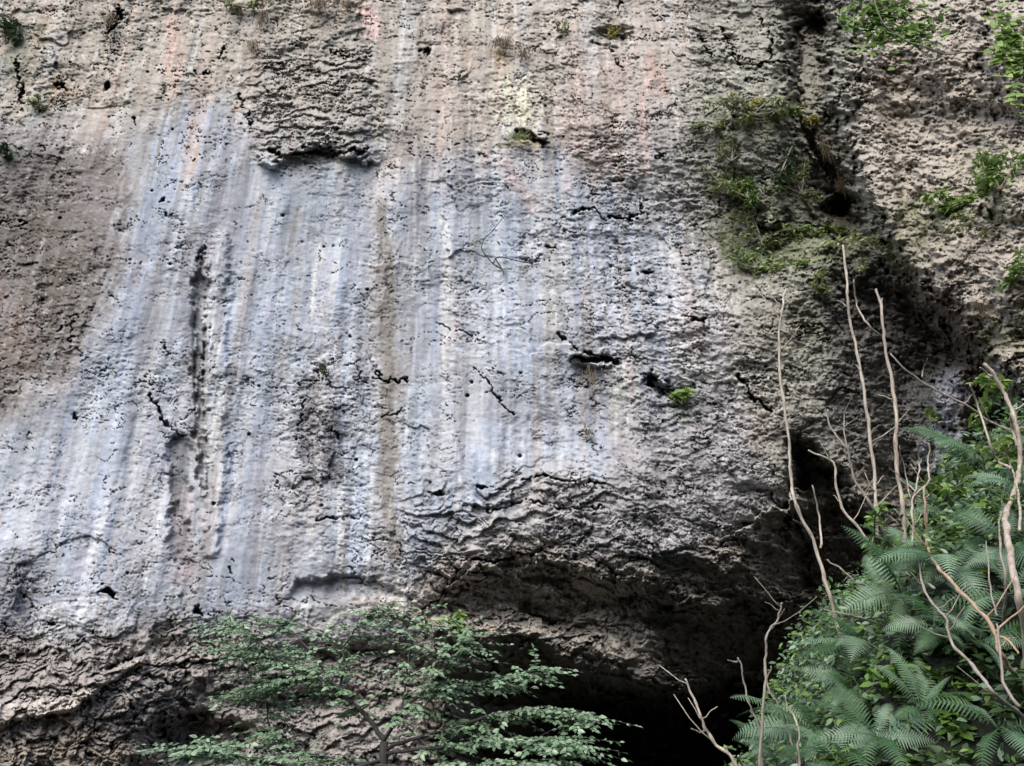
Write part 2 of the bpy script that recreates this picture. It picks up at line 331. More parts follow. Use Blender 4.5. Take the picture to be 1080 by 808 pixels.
def streak(px, py, ln, w, col, a):
    a0, b0 = rays(px, py); X0 = a0*20.
    b1 = rays(px, py+ln)[1]
    # foot of the streak on the same vertical of the wall
    pyb = py+ln; v = (PH/2-pyb)/F; pxb = X0/20.*(CP-v*SP)*F+PW/2
    i0, i1 = np.searchsorted(gx, min(px, pxb)-30), np.searchsorted(gx, max(px, pxb)+30); j0, j1 = np.searchsorted(gy, py-6), np.searchsorted(gy, pyb+6)
    if i1-i0 < 4 or j1-j0 < 4: return
    sl = (slice(j0, j1), slice(i0, i1))
    t = (PY[sl]-py)/ln
    ww = w*20/F*(.55+.6*np.sqrt(np.clip(np.sin(np.clip(t, 0, 1)*math.pi), 0, 1)))
    d = np.abs(WX[sl]+.10*fbm(WX[sl]*.7, WZ[sl]*.45, 233, 3)+.035*edge_n[sl]-X0-.0*ww)
    m = (1-sst(ww*.55, ww*1.15, d))*sst(0, .06, t+.05*edge_n[sl])*(1-sst(.55, 1.0, t+.35*gap_n[sl]))*sst(-.35, .05, gap_n[sl]+.12)
    m = np.clip(m*a, 0, 1)[..., None]*smask[sl][..., None]
    tint[sl] = tint[sl]*(1-m)+np.asarray(col, np.float32)*m
PAL = [((162,162,163),.65),((156,155,155),.6),((146,144,143),.6),((122,129,145),.65),((115,123,141),.7),((132,138,151),.6),((112,106,99),.55),((108,108,114),.6),((118,117,120),.6),((100,97,98),.55),((140,130,120),.55),((150,136,132),.5),((120,118,126),.6)]
for q in range(260):
    c_, a_ = PAL[srs.randrange(len(PAL))]
    big = srs.random() < .5
    streak(srs.uniform(20, 760), srs.uniform(110, 560), srs.uniform(60, 330), srs.uniform(6, 18) if big else srs.uniform(1.5, 5), rgb(*c_), a_*(.6 if big else 1)*srs.uniform(.5, 1))
smask_keep = smask
smask = np.clip(L(poly([(-200,-200),(760,-200),(750,160),(600,210),(420,190),(240,170),(130,230),(60,420),(-200,480)], 22)) + .6*L(poly([(560,60),(760,60),(790,380),(640,380)], 20)), 0, 1)
PAL2 = [((168,163,157),.7),((160,156,152),.65),((176,172,168),.6),((152,132,124),.6),((160,138,130),.5),((132,118,104),.6),((120,110,100),.55),((104,98,93),.6),((94,88,84),.5),((138,139,143),.7),((146,148,152),.6)]
for q in range(300):
    c_, a_ = PAL2[srs.randrange(len(PAL2))]
    big = srs.random() < .3
    streak(srs.uniform(-20, 780), srs.uniform(-80, 260), srs.uniform(50, 240), srs.uniform(5, 14) if big else srs.uniform(1.5, 4.5), rgb(*c_), a_*(.7 if big else 1)*srs.uniform(.6, 1))
smask = smask_keep
# brown weathered flank, left
brown = poly([(-200,120),(60,150),(128,160),(130,240),(105,320),(60,380),(0,445),(-200,560)], 22)
mix(L(brown)*(0.95+.5*fine), rgb(93,88,85))
mix(L(blob(70,260,70,60)+.8*blob(20,330,50,70))*sst(-.35, .3, fine+patch), rgb(78,71,66))
mix(L(blob(95,195,30,50))*.4, rgb(98,90,87))
mix(L(blob(10,370,30,60))*.12, rgb(120,96,84))
# grey rough block
mix(L(poly([(262,40),(390,35),(405,150),(330,166),(272,164)], 24))*.6, rgb(126,121,116))
mix(L(blob(425,150,22,32))*.6, rgb(110,103,100))
# pink and red iron stains
for pts, w, a, c in [([(183,10),(185,60),(180,95)], [7,9,5], .5, (168,138,130)), ([(385,10),(392,35)], [8,8], .7, (190,160,155)), ([(610,60),(618,160)], [8,10], .4, (164,140,134)), ([(650,70),(640,160)], [16,14], .35, (146,124,118)), ([(690,60),(695,95)], [8,8], .55, (136,106,98)), ([(680,80),(678,180)], [5,7], .4, (165,135,125)),
   ([(882,0),(888,40),(884,70)], [8,7,6], .8, (186,118,108)), ([(906,0),(908,10)], [6,6], .9, (200,96,88)), ([(836,52),(840,85)], [9,6], .75, (160,108,96)), ([(886,110),(890,140)], [7,8], .8, (152,96,88)), ([(892,165),(895,185)], [5,5], .7, (170,90,80)), ([(862,150),(870,190)], [7,6], .45, (150,112,100)), ([(192,520),(188,610)], [12,10], .45, (150,128,124)), ([(805,430),(800,470)], [14,12], .6, (134,108,98)), ([(1045,110),(1060,140)], [18,14], .4, (165,140,132)), ([(735,450),(742,475)], [8,8], .5, (165,135,128)), ([(530,170),(560,215)], [8,10], .35, (165,140,130)), ([(0,300),(20,380)], [14,20], .1, (132,100,90))]:
    mix(L(stroke(pts, w), .5)*a*sst(-.6, .15, fine+vfine*.6), rgb(*c))
# ochre and dry moss
for x, y, rx, ry, a, c in [(535,58,24,14,.8,(112,92,62)),(575,62,10,14,.7,(78,70,66)),(548,150,24,5,.9,(104,98,62)),(490,135,16,18,.4,(128,112,90)),(640,40,28,12,.75,(82,76,72)),(262,20,22,14,.5,(110,100,78)),(345,12,26,14,.5,(122,108,92)),(268,50,6,26,.7,(96,76,56)),(60,95,26,16,.5,(132,108,80)),(40,110,10,10,.6,(84,92,58)),(250,120,7,10,.6,(134,108,78)),(440,400,9,60,.0,(0,0,0)),(590,20,30,16,.4,(150,140,118)),(500,10,14,30,.3,(150,138,104)),(620,420,14,30,.35,(132,120,104)),(640,180,20,20,.3,(150,112,90)),(650,425,6,22,.5,(108,112,90)),(450,75,14,10,.4,(120,108,90))]:
    mix(L(blob(x, y, rx, ry))*a*sst(-.4, .2, patch+fine*.8+.3*vfine), rgb(*c))
# dark water streaks
for pts, w, a, c in [([(404,215),(410,300),(408,400),(410,500),(412,590)], [4,8,9,9,7], .85, (104,98,92)), ([(262,140),(245,230),(208,300)], [5,10,8], .4, (120,116,122)), ([(205,250),(200,330),(212,400),(210,480)], [12,14,9,8], .6, (100,97,100)), ([(190,470),(188,530),(186,590)], [10,10,7], .75, (84,83,86)), ([(150,560),(140,640)], [8,12], .35, (112,112,120)), ([(205,380),(200,460)], [12,14], .45, (110,104,104)), ([(325,400),(322,480)], [9,10], .75, (70,68,72)), ([(352,440),(352,500)], [12,10], .75, (58,57,62)), ([(335,420),(338,500),(335,560)], [10,14,10], .4, (104,100,102)),
   ([(20,600),(10,700)], [22,26], .7, (82,80,86)), ([(155,650),(165,670)], [12,12], .7, (78,76,82)), ([(530,420),(560,440)], [26,26], .35, (126,122,122)), ([(690,230),(740,190),(745,280)], [14,16,12], .5, (110,108,112)), ([(420,250),(425,330)], [5,6], .35, (120,116,120)), ([(300,100),(302,110)], [1,1], .0, (0,0,0)), ([(95,190),(150,300)], [12,14], .25, (128,122,126))]:
    mix(L(stroke(pts, w), .5)*a*sst(-.55, .15, fine*.8+vfine*.6+.1), rgb(*c))
# broken grey ground right of the wall, lower band, cave rock
mix(L(poly([(740,-200),(1300,-200),(1300,900),(900,700),(800,480),(770,330),(720,170)], 26)), rgb(118,115,108))
mix(L(poly([(930,-200),(1300,-200),(1300,420),(1050,400),(960,260),(900,180)], 26))*.85, rgb(138,129,120))
mix(L(poly([(660,420),(760,410),(800,480),(830,560),(820,640),(640,620),(560,560),(640,500)], 24))*.75, rgb(116,114,117))
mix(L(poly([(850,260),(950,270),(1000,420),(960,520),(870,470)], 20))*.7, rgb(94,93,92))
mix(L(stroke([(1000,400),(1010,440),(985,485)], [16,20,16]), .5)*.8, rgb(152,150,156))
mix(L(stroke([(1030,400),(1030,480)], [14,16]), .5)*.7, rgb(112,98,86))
mix(L(poly([(940,262),(985,292),(1040,345),(1040,395),(990,385),(940,330)], 10))*.8, rgb(72,60,50))  # brown underside of the buttress, its shade darkened into the tint
mix(st*.8*L(poly([(-200,640),(480,660),(480,1000),(-200,1000)], 20)), rgb(116,109,104))
mix(L(stroke([(-100,770),(0,755),(75,748),(110,722),(150,700)], [18,14,10,8,6]), .5)*.7, rgb(166,156,148))
mix(L(poly([(-200,775),(90,770),(180,790),(180,1000),(-200,1000)], 16))*.5, rgb(122,110,96))
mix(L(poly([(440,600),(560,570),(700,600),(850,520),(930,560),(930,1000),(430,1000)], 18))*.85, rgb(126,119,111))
mix(L(poly([(560,735),(700,725),(860,740),(900,1000),(520,1000)], 18))*.8, rgb(66,63,63))  # cave bottom: shade of the pit put into the tint
mix(L(stroke([(470,668),(520,672),(560,670)], [7,8,5]), .7)*.4, rgb(128,116,102))
mix(L(stroke([(560,690),(640,700),(690,735)], [24,30,16]), .7)*.35, rgb(112,108,102))
mix(L(stroke([(380,640),(430,645),(455,655)], [10,10,6]), .5)*.3, rgb(160,142,126))
# green film on the vegetated rib
for x, y, rx, ry, a, c in [(800,120,50,26,.4,(96,96,66)),(790,220,46,50,.55,(88,92,66)),(850,260,60,26,.5,(84,90,62)),(960,250,40,36,.4,(92,94,66)),(1040,200,40,30,.45,(92,98,66)),(1000,225,40,16,.4,(88,98,60)),(721,424,12,14,.7,(86,106,70)),(25,50,24,40,.45,(86,90,72)),(850,330,26,40,.35,(86,88,66)),(1055,360,26,40,.4,(92,92,62))]:
    mix(L(blob(x, y, rx, ry))*min(1, a*1.5)*sst(-.45, .1, patch+fbm(WX*3, WZ*3, 260, 3)), rgb(*c))
# mottling that belongs to the stone: lichen flecks pale and dark, rock more than wash
mot = fbm(WX*4.2, WZ*5.0, 270, 5); mot2 = fbm(WX*10, WZ*13, 275, 3)
tint *= (1 + (0.16+0.30*rg)[..., None]*mot[..., None] + (0.10+.22*rg)[..., None]*mot2[..., None])
mix(sst(0.22, 0.42, fbm(WX*5.2, WZ*6.0, 280, 4))*(0.12+0.5*rg)*wall, rgb(184,180,174))
mix(sst(0.20, 0.40, fbm(WX*4.6, WZ*6.5, 284, 4))*(0.05+0.42*rg), rgb(78,75,73))
tint *= (1 + (wall*(1-.6*np.clip(rg,0,1)))[..., None]*(0.24*fine+.12*vfine+.3*med)[..., None])
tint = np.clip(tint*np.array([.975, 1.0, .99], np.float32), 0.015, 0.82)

def build_cliff():
    ny, nx = PX.shape
    P = np.empty((ny+1, nx, 3), np.float32)
    P[1:, :, 0] = RA*Y; P[1:, :, 1] = Y; P[1:, :, 2] = CAMZ + RB*Y
    P[0] = P[1]; P[0, :, 1] += 45; P[0, :, 2] += 3          # the plateau on top runs back
    T = np.concatenate([tint[:1], tint], 0)
    ny += 1
    idx = np.arange(nx*ny).reshape(ny, nx)
    q = np.stack([idx[:-1,:-1], idx[1:,:-1], idx[1:,1:], idx[:-1,1:]], -1).reshape(-1, 4)
    me = bpy.data.meshes.new('cliff')
    me.vertices.add(nx*ny); me.vertices.foreach_set('co', P.reshape(-1))
    me.loops.add(q.size); me.loops.foreach_set('vertex_index', q.reshape(-1).astype(np.int32))
    me.polygons.add(len(q)); me.polygons.foreach_set('loop_start', np.arange(0, q.size, 4, dtype=np.int32))
    me.update(calc_edges=True)
    at_ = me.attributes.new('stone_tint', 'FLOAT_COLOR', 'POINT')
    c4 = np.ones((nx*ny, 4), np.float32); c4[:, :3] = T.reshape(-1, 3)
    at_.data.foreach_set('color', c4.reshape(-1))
    return me

# ------------------------------------------------------------------ materials
def new_mat(name):
    m = bpy.data.materials.new(name); m.use_nodes = True
    nt = m.node_tree; b = nt.nodes['Principled BSDF']; return m, nt, b
def N(nt, t, **kw):
    n = nt.nodes.new(t)
    for k, v in kw.items():
        if k in n.inputs.keys(): n.inputs[k].default_value = v
        else: setattr(n, k, v)
    return n
def rock_material():
    m, nt, b = new_mat('limestone')
    a = N(nt, 'ShaderNodeAttribute', attribute_name='stone_tint')
    tc = N(nt, 'ShaderNodeTexCoord')
    n1 = N(nt, 'ShaderNodeTexNoise', Scale=5.0, Detail=8.0, Roughness=0.7)
    n2 = N(nt, 'ShaderNodeTexNoise', Scale=19.0, Detail=5.0, Roughness=0.7)
    mp = N(nt, 'ShaderNodeMapping'); mp.inputs['Scale'].default_value = (1, .3, 1.5)
    nt.links.new(tc.outputs['Object'], mp.inputs['Vector'])
    for n in (n1, n2): nt.links.new(mp.outputs['Vector'], n.inputs['Vector'])
    r = N(nt, 'ShaderNodeMapRange'); r.inputs['From Min'].default_value = .3; r.inputs['From Max'].default_value = .7; r.inputs['To Min'].default_value = .82; r.inputs['To Max'].default_value = 1.18
    nt.links.new(n1.outputs['Fac'], r.inputs['Value'])
    mx = N(nt, 'ShaderNodeVectorMath', operation='SCALE')
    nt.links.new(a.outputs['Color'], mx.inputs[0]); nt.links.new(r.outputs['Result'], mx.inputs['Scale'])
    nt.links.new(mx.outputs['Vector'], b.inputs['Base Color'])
    bp = N(nt, 'ShaderNodeBump', Strength=0.5, Distance=0.006)
    nt.links.new(n2.outputs['Fac'], bp.inputs['Height']); nt.links.new(bp.outputs['Normal'], b.inputs['Normal'])
    b.inputs['Roughness'].default_value = 0.85; b.inputs['Specular IOR Level'].default_value = 0.25
    return m
def leaf_material(name, c1, c2, rough=0.45, trans=0.25, spec=0.5):
    m, nt, b = new_mat(name)
    g = N(nt, 'ShaderNodeNewGeometry'); tc = N(nt, 'ShaderNodeTexCoord')
    n = N(nt, 'ShaderNodeTexNoise', Scale=2.2, Detail=2.0); nt.links.new(tc.outputs['Object'], n.inputs['Vector'])
    ad = N(nt, 'ShaderNodeMath', operation='MULTIPLY_ADD'); ad.inputs[1].default_value = .7; ad.inputs[2].default_value = -.18
    nt.links.new(g.outputs['Random Per Island'], ad.inputs[0])
    oi = N(nt, 'ShaderNodeObjectInfo'); ao = N(nt, 'ShaderNodeMath', operation='MULTIPLY_ADD'); ao.inputs[1].default_value = .55; nt.links.new(oi.outputs['Random'], ao.inputs[0]); nt.links.new(ad.outputs[0], ao.inputs[2])
    as_ = N(nt, 'ShaderNodeMath', operation='SUBTRACT'); as_.inputs[1].default_value = .27; nt.links.new(ao.outputs[0], as_.inputs[0])
    ad2 = N(nt, 'ShaderNodeMath', operation='ADD'); nt.links.new(as_.outputs[0], ad2.inputs[0])
    ml = N(nt, 'ShaderNodeMath', operation='MULTIPLY'); ml.inputs[1].default_value = .7; nt.links.new(n.outputs['Fac'], ml.inputs[0]); nt.links.new(ml.outputs[0], ad2.inputs[1])
    mx = N(nt, 'ShaderNodeMix', data_type='RGBA'); nt.links.new(ad2.outputs[0], mx.inputs['Factor'])
    mx.inputs[6].default_value = (*c1, 1); mx.inputs[7].default_value = (*c2, 1)
    nt.links.new(mx.outputs[2], b.inputs['Base Color'])
    b.inputs['Roughness'].default_value = rough; b.inputs['Specular IOR Level'].default_value = spec
    tr = N(nt, 'ShaderNodeBsdfTranslucent'); nt.links.new(mx.outputs[2], tr.inputs['Color'])
    ms = N(nt, 'ShaderNodeMixShader'); ms.inputs[0].default_value = trans
    out = nt.nodes['Material Output']
    nt.links.new(b.outputs[0], ms.inputs[1]); nt.links.new(tr.outputs[0], ms.inputs[2]); nt.links.new(ms.outputs[0], out.inputs['Surface'])
    return m
def noise_material(name, c1, c2, scale, rough=.85, bump=.4, stretch=(1,1,1), dist=.01):
    m, nt, b = new_mat(name)
    tc = N(nt, 'ShaderNodeTexCoord'); mp = N(nt, 'ShaderNodeMapping'); mp.inputs['Scale'].default_value = stretch
    nt.links.new(tc.outputs['Object'], mp.inputs['Vector'])
    n = N(nt, 'ShaderNodeTexNoise', Scale=scale, Detail=6.0, Roughness=.65); nt.links.new(mp.outputs[0], n.inputs['Vector'])
    cr = N(nt, 'ShaderNodeValToRGB'); cr.color_ramp.elements[0].position = .33; cr.color_ramp.elements[1].position = .68
    cr.color_ramp.elements[0].color = (*c1, 1); cr.color_ramp.elements[1].color = (*c2, 1)
    nt.links.new(n.outputs['Fac'], cr.inputs['Fac']); nt.links.new(cr.outputs['Color'], b.inputs['Base Color'])
    bp = N(nt, 'ShaderNodeBump', Strength=bump, Distance=dist); nt.links.new(n.outputs['Fac'], bp.inputs['Height']); nt.links.new(bp.outputs['Normal'], b.inputs['Normal'])
    b.inputs['Roughness'].default_value = rough
    return m
M = dict(
 rock=rock_material(),
 soil=noise_material('dark_soil', (.004,.006,.003), (.012,.016,.007), 6, .95, .8, dist=.05),
 hill=noise_material('unseen_hillside', (.012,.02,.01), (.035,.05,.022), .35, .95, .5, dist=.3),
 bush=leaf_material('blue_green_leaf', (.03,.085,.03), (.21,.31,.18), .38, .2, .7),
 fern=leaf_material('fern_green', (.05,.125,.055), (.22,.33,.21), .42, .3, .6),
 broad=leaf_material('fresh_green_leaf', (.035,.085,.012), (.15,.26,.045), .42, .25, .5),
 high=leaf_material('high_cliff_leaf', (.085,.16,.03), (.26,.37,.10), .5, .3, .4),
 olive=leaf_material('olive_leaf', (.11,.14,.05), (.32,.36,.17), .55, .3, .3),
 yellow=leaf_material('yellow_leaf', (.20,.20,.05), (.40,.38,.11), .55, .3, .3),
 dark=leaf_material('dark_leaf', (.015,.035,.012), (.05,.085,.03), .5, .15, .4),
 straw=leaf_material('dry_straw', (.07,.055,.035), (.17,.14,.095), .7, .2, .2),
 bark=noise_material('pale_peeling_bark', (.15,.125,.10), (.47,.42,.34), 34, .75, .9, (1,1,.25), .004),
 pink=noise_material('pinkish_bark', (.16,.13,.10), (.42,.36,.29), 34, .7, .9, (1,1,.25), .004),
 grey=noise_material('grey_twig_bark', (.13,.115,.095), (.27,.24,.2), 26, .8, .5, (1,1,.25), .004),
 orange=noise_material('orange_bark', (.19,.13,.08), (.36,.26,.18), 26, .7, .4, (1,1,.25), .004),
 limb=noise_material('dark_bark', (.012,.012,.011), (.045,.043,.038), 20, .85, .6, (1,1,.3), .006),
)

# ------------------------------------------------------------------ object helpers
class MB:
    def __init__(s): s.v = []; s.f = []
    def tube(s, pts, rad, n=7, cap=True):
        k0 = len(s.v); prev = None
        for i, p in enumerate(pts):
            t = (pts[min(i+1, len(pts)-1)] - pts[max(i-1, 0)])
            if t.length < 1e-9: t = Vector((0,0,1))
            t.normalize()
            if prev is None:
                a = t.orthogonal().normalized()
            else:
                a = (prev - t*prev.dot(t)); a = a.normalized() if a.length > 1e-6 else t.orthogonal().normalized()
            prev = a; b = t.cross(a); r = rad[i] if hasattr(rad, '__len__') else rad
            for j in range(n):
                w = 2*math.pi*j/n
                s.v.append(p + a*(r*math.cos(w)) + b*(r*math.sin(w)))
        for i in range(len(pts)-1):
            for j in range(n):
                s.f.append((k0+i*n+j, k0+i*n+(j+1) % n, k0+(i+1)*n+(j+1) % n, k0+(i+1)*n+j))
        if cap:
            s.f.append(tuple(k0+j for j in range(n))[::-1]); e = k0+(len(pts)-1)*n; s.f.append(tuple(e+j for j in range(n)))
    def leaf(s, p, d, nrm, L, W, fold=.25, droop=.15):
        """pointed leaf of six faces folded along its midrib"""
        d = d.normalized(); sd = d.cross(nrm)
        if sd.length < 1e-5: sd = d.orthogonal()
        sd.normalize(); up = sd.cross(d).normalized()
        k = len(s.v)
        prof = ((0, .06), (.3, .46), (.62, .42), (1, 0))
        for t, w in prof:
            c = p + d*(L*t) - up*(droop*L*t*t)
            if t == 1: s.v.append(c)
            else:
                s.v += [c, c + sd*(W*w) + up*(fold*W*w), c - sd*(W*w) + up*(fold*W*w)]
        for i in (0, 3):
            s.f += [(k+i, k+i+1, k+i+4, k+i+3), (k+i+3, k+i+5, k+i+2, k+i)]
        s.f += [(k+6, k+7, k+9), (k+6, k+9, k+8)]
    def build(s, name, mat, parent=None, smooth=True):
        me = bpy.data.meshes.new(name); me.from_pydata([tuple(v) for v in s.v], [], s.f); me.update()
        if smooth: me.polygons.foreach_set('use_smooth', [True]*len(me.polygons))
        me.materials.append(mat)
        o = bpy.data.objects.new(name, me); COL.objects.link(o)
        if parent is not None:
            o.parent = parent; o.location = -parent.location if False else (0,0,0)
        return o
def tag(o, label=None, cat=None, group=None, kind=None):
    if label: o['label'] = label
    if cat: o['category'] = cat
    if group: o['group'] = group
    if kind: o['kind'] = kind
    return o
def empty(name, loc, label, cat, group=None):
    o = bpy.data.objects.new(name, None); COL.objects.link(o); o.location = loc; o.empty_display_size = .2
    return tag(o, label, cat, group)
def rel(pts, o): return [p - Vector(o) for p in pts]
def smooth_path(pts, n=6):
    out = []; P = [pts[0]] + list(pts) + [pts[-1]]
    for i in range(1, len(P)-2):
        a, b, c, d = P[i-1], P[i], P[i+1], P[i+2]
        for k in range(n):
            t = k/n
            out.append(.5*((2*b) + (c-a)*t + (2*a-5*b+4*c-d)*t*t + (3*b-a-3*c+d)*t**3))
    out.append(pts[-1]); return out
def rv(s=1.0): return Vector((random.uniform(-s,s), random.uniform(-s,s), random.uniform(-s,s)))

# ------------------------------------------------------------------ cliff object
me = build_cliff(); me.materials.append(M['rock'])
cliff = bpy.data.objects.new('cliff', me); COL.objects.link(cliff)
tag(cliff, 'streaked grey limestone cliff with an overhanging cave mouth', 'cliff', kind='structure')

# ------------------------------------------------------------------ ground: valley floor, bank on the right, unseen slope added behind the camera to block low sky light
def gh(x, y):
    z = 0.12*perlin(x*.35, y*.35, 300) + 0.05*perlin(x*1.4, y*1.4, 301)
    ramp = np.interp(x, [.5,1.0,1.41,1.86,2.38,3.5,5,9,30], [0,.75,1.25,1.62,2.42,3.3,4.0,5,8])
    z = z + ramp*sst(2.4, 4.8, y)*(1-sst(6.5, 9.5, y)*.75)
    z = z + 0.25*sst(1.2, 2.2, x)*perlin(x*.9, y*.9, 305)
    z = z + np.clip(-(y+5), 0, 75)*0.45 + 2.5*sst(-6, -25, y)*perlin(x*.12, y*.12, 307)  # added rise behind the camera, out of view, cuts off low sky light
    return z
def build_ground():
    def ax(core, far):
        a = list(core); s = core[1]-core[0]
        while a[-1] < far: s *= 1.25; a.append(a[-1]+s)
        s = core[1]-core[0]
        while a[0] > -far: s *= 1.25; a.insert(0, a[0]-s)
        return np.array(a)
    xs = ax(np.arange(-8, 9, .16), 1500); ys = ax(np.arange(-6, 16, .16), 1500)
    X, Yg = np.meshgrid(xs, ys); Z = gh(X, Yg)
    nx, ny = len(xs), len(ys); idx = np.arange(nx*ny).reshape(ny, nx)
    q = np.stack([idx[:-1,:-1], idx[:-1,1:], idx[1:,1:], idx[1:,:-1]], -1).reshape(-1, 4)
    me = bpy.data.meshes.new('ground'); me.from_pydata(np.stack([X, Yg, Z], -1).reshape(-1, 3).tolist(), [], q.tolist())
    me.polygons.foreach_set('use_smooth', [True]*len(q)); me.materials.append(M['soil'])
    o = bpy.data.objects.new('ground', me); COL.objects.link(o)
    tag(o, kind='structure')
build_ground()
def ghf(x, y): return float(gh(np.array([x]), np.array([y]))[0])
def on_ground(px, py, y0=3.6, y1=9.0):
    """where the line of sight meets the bank"""
    Yv = np.linspace(y0, y1, 160); a, b = rays(px, py)
    h = CAMZ+b*Yv - gh(a*Yv, Yv)
    k = np.argmax(h < 0) if (h < 0).any() else int(np.argmin(np.abs(Yv-5.2)))
    y = float(Yv[k]); return Vector((a*y, y, CAMZ+b*y)), y

# ------------------------------------------------------------------ bare stems on the bank
def stem(name, label, pts, Y0, r, mat='bark', branches=(), Y1=None, group='bare stems on the fern bank', root=True, cat='dead stem'):
    """pts from tip to foot in photograph coordinates, half width r in those units at the foot"""
    Y1 = Y0 if Y1 is None else Y1
    n = len(pts)
    def clear(x, y, Yv, off):
        hit, yh = on_ground(x, y)
        return min(Yv, yh-off) if hit is not None and yh < 8.9 and ghf(hit.x, hit.y) > hit.z-.1 else Yv
    P = [at(x, y, clear(x, y, Y1+(Y0-Y1)*i/(n-1), .5 if i < n-2 else (.2 if i < n-1 else -.06))) for i, (x, y) in enumerate(pts)]
    foot = P[-1].copy()
    if root:
        foot = P[-1] + (P[-1]-P[-2]).normalized()*0.08; g = ghf(foot.x, foot.y)
        if foot.z > g: foot = Vector((foot.x, foot.y, g-0.05))
        P.append(foot)
    o = empty(name, foot, label, cat, group)
    path = smooth_path(rel(P, foot), 7); m = len(path)
    w1, w2 = random.uniform(0, 6), random.uniform(0, 6)
    path = [p + rv(.003) + Vector((.008*math.sin(i*.4+w1)+.003*math.sin(i*1.1+w2), .015*math.sin(i*.4+w2), 0)) for i, p in enumerate(path)]
    k = Y0/F*.66
    rad = [(r*k)*(.55+.45*i/(m-1))*(1+.10*math.sin(i*1.7)+random.uniform(-.08,.08)+(.3 if random.random() < .1 else 0)) for i in range(m)]
    mb = MB(); mb.tube(path, rad, 8); mb.build('stem', M[mat], o)
    for bp, br in branches:
        Q = smooth_path(rel([at(x, y, clear(x, y, Y0+.12*(i % 2), .54)) for i, (x, y) in enumerate(bp)], foot), 5)
        Q = [q + rv(.004) for q in Q]
        mb = MB(); mb.tube(Q, [br*k*(.55+.45*i/(len(Q)-1)) for i in range(len(Q))], 6); mb.build('branch', M[mat], o)
    if r > 2.3:
        for q in range(random.randint(3, 6)):
            mb = MB()
            i = random.randint(2, int(m*.75)); p = path[i]; l = random.uniform(.05, .22)*(1.6 if random.random() < .25 else 1)
            d = Vector((random.choice((-1, 1))*random.uniform(.5, 1), random.uniform(-.6, .3), random.uniform(.1, 1.1))).normalized()
            b_ = p + d*l*.6 + Vector((0,0,.02)); e_ = p + d*l + Vector((0,0,.25*l)) + rv(.01)
            mb.tube([p, p+d*l*.3, b_, e_], [r*k*.42, r*k*.34, r*k*.26, r*k*.16], 5)
            mb.build('twig', M[mat], o)
    return o
stem('sapling_stem', 'tall thin pale stem against the dark cave edge, leftmost of the tall stems', [(828,305),(826,325),(821,350),(824,400),(830,455),(835,505),(842,540),(862,580),(874,625),(886,672),(903,712)], 5.6, 3.4, 'bark', [([(857,512),(864,545),(866,578)], 2.0)])
stem('sapling_stem', 'longest thin pale stem reaching up to the green tuft below the black pocket', [(889,258),(893,300),(896,330),(906,385),(915,435),(921,490),(924,540),(927,575),(932,612),(934,650)], 5.4, 3.6, 'bark')
stem('sapling_stem', 'straight pinkish stem with a side twig curving off near its top', [(924,304),(929,330),(936,370),(943,430),(947,480),(950,530),(955,575),(963,632)], 5.2, 4.0, 'pink', [([(900,295),(904,322),(915,342),(931,356)], 2.2)])
stem('sapling_stem', 'crooked pale stem bent like an elbow before the black hollow', [(853,474),(876,486),(881,505),(892,540),(915,572),(933,598)], 5.5, 2.8, 'bark')
stem('sapling_stem', 'forked grey stem slanting down right behind the two tall straight stems', [(872,432),(880,455),(893,478),(903,505),(915,530),(930,553),(944,582),(953,632)], 5.7, 2.8, 'grey', [([(899,418),(890,440),(893,475)], 1.4), ([(912,552),(935,575),(960,600),(985,620)], 1.6)])
stem('sapling_stem', 'long thin bough slanting across the pale rock towards the right edge', [(941,372),(950,388),(975,402),(1005,422),(1035,437),(1060,452),(1069,458),(1082,452)], 4.9, 2.4, 'grey', [([(978,378),(974,390),(972,398)], 1.2), ([(985,408),(978,420)], 1.1)])
stem('sapling_stem', 'thick pale pinkish stem with a kinked top and fork near the right edge', [(1038,384),(1052,402),(1066,428),(1074,462),(1076,490),(1072,512),(1062,540),(1061,556),(1066,590),(1074,626),(1082,680),(1086,760)], 4.6, 5.2, 'pink', [([(1034,388),(1042,395),(1050,398)], 2.4), ([(1023,405),(1032,430),(1045,470),(1052,486),(1066,494)], 2.6), ([(1066,432),(1068,455),(1073,470)], 3.0), ([(1056,468),(1066,490),(1074,520),(1076,560)], 2.2)])
stem('sapling_stem', 'small upright twig with a hooked fork beside the orange stem', [(978,468),(981,490),(978,508),(966,522),(962,545),(960,580),(957,628)], 5.1, 2.4, 'bark', [([(967,468),(970,490),(966,515),(962,532)], 2.0), ([(940,495),(955,508),(968,520)], 1.2), ([(948,470),(955,500),(960,525)], 1.0)])
stem('sapling_stem', 'orange brown stem that sweeps down right across the ferns', [(975,514),(976,545),(978,575),(986,594),(1005,615),(1030,642),(1048,664),(1056,690),(1072,715),(1092,732)], 4.7, 3.2, 'orange', [([(988,515),(980,522),(975,526)], 1.4), ([(1088,634),(1066,652),(1050,666)], 1.6), ([(1075,690),(1064,676),(1052,670)], 2.0)])
stem('sapling_stem', 'olive grey stem leaning down right low among the dark green leaves', [(969,590),(980,630),(997,655),(1007,680),(1030,710),(1052,732),(1072,752),(1090,775)], 4.5, 2.6, 'grey', [([(1052,658),(1056,690),(1058,720),(1075,745)], 2.2), ([(1040,570),(1045,620),(1052,650)], 1.4)])
stem('sapling_stem', 'bare pale stick bending left in the black cave mouth, bottom', [(724,716),(732,740),(742,762),(756,786),(778,812)], 5.0, 2.8, 'bark', [([(729,768),(738,772),(744,770)], 1.8), ([(778,797),(783,808),(786,815)], 2.6)])
stem('sapling_stem', 'slender upright stick with a bent tip in front of the cave', [(826,636),(820,652),(810,668),(808,690),(805,740),(803,812)], 5.0, 2.4, 'grey')
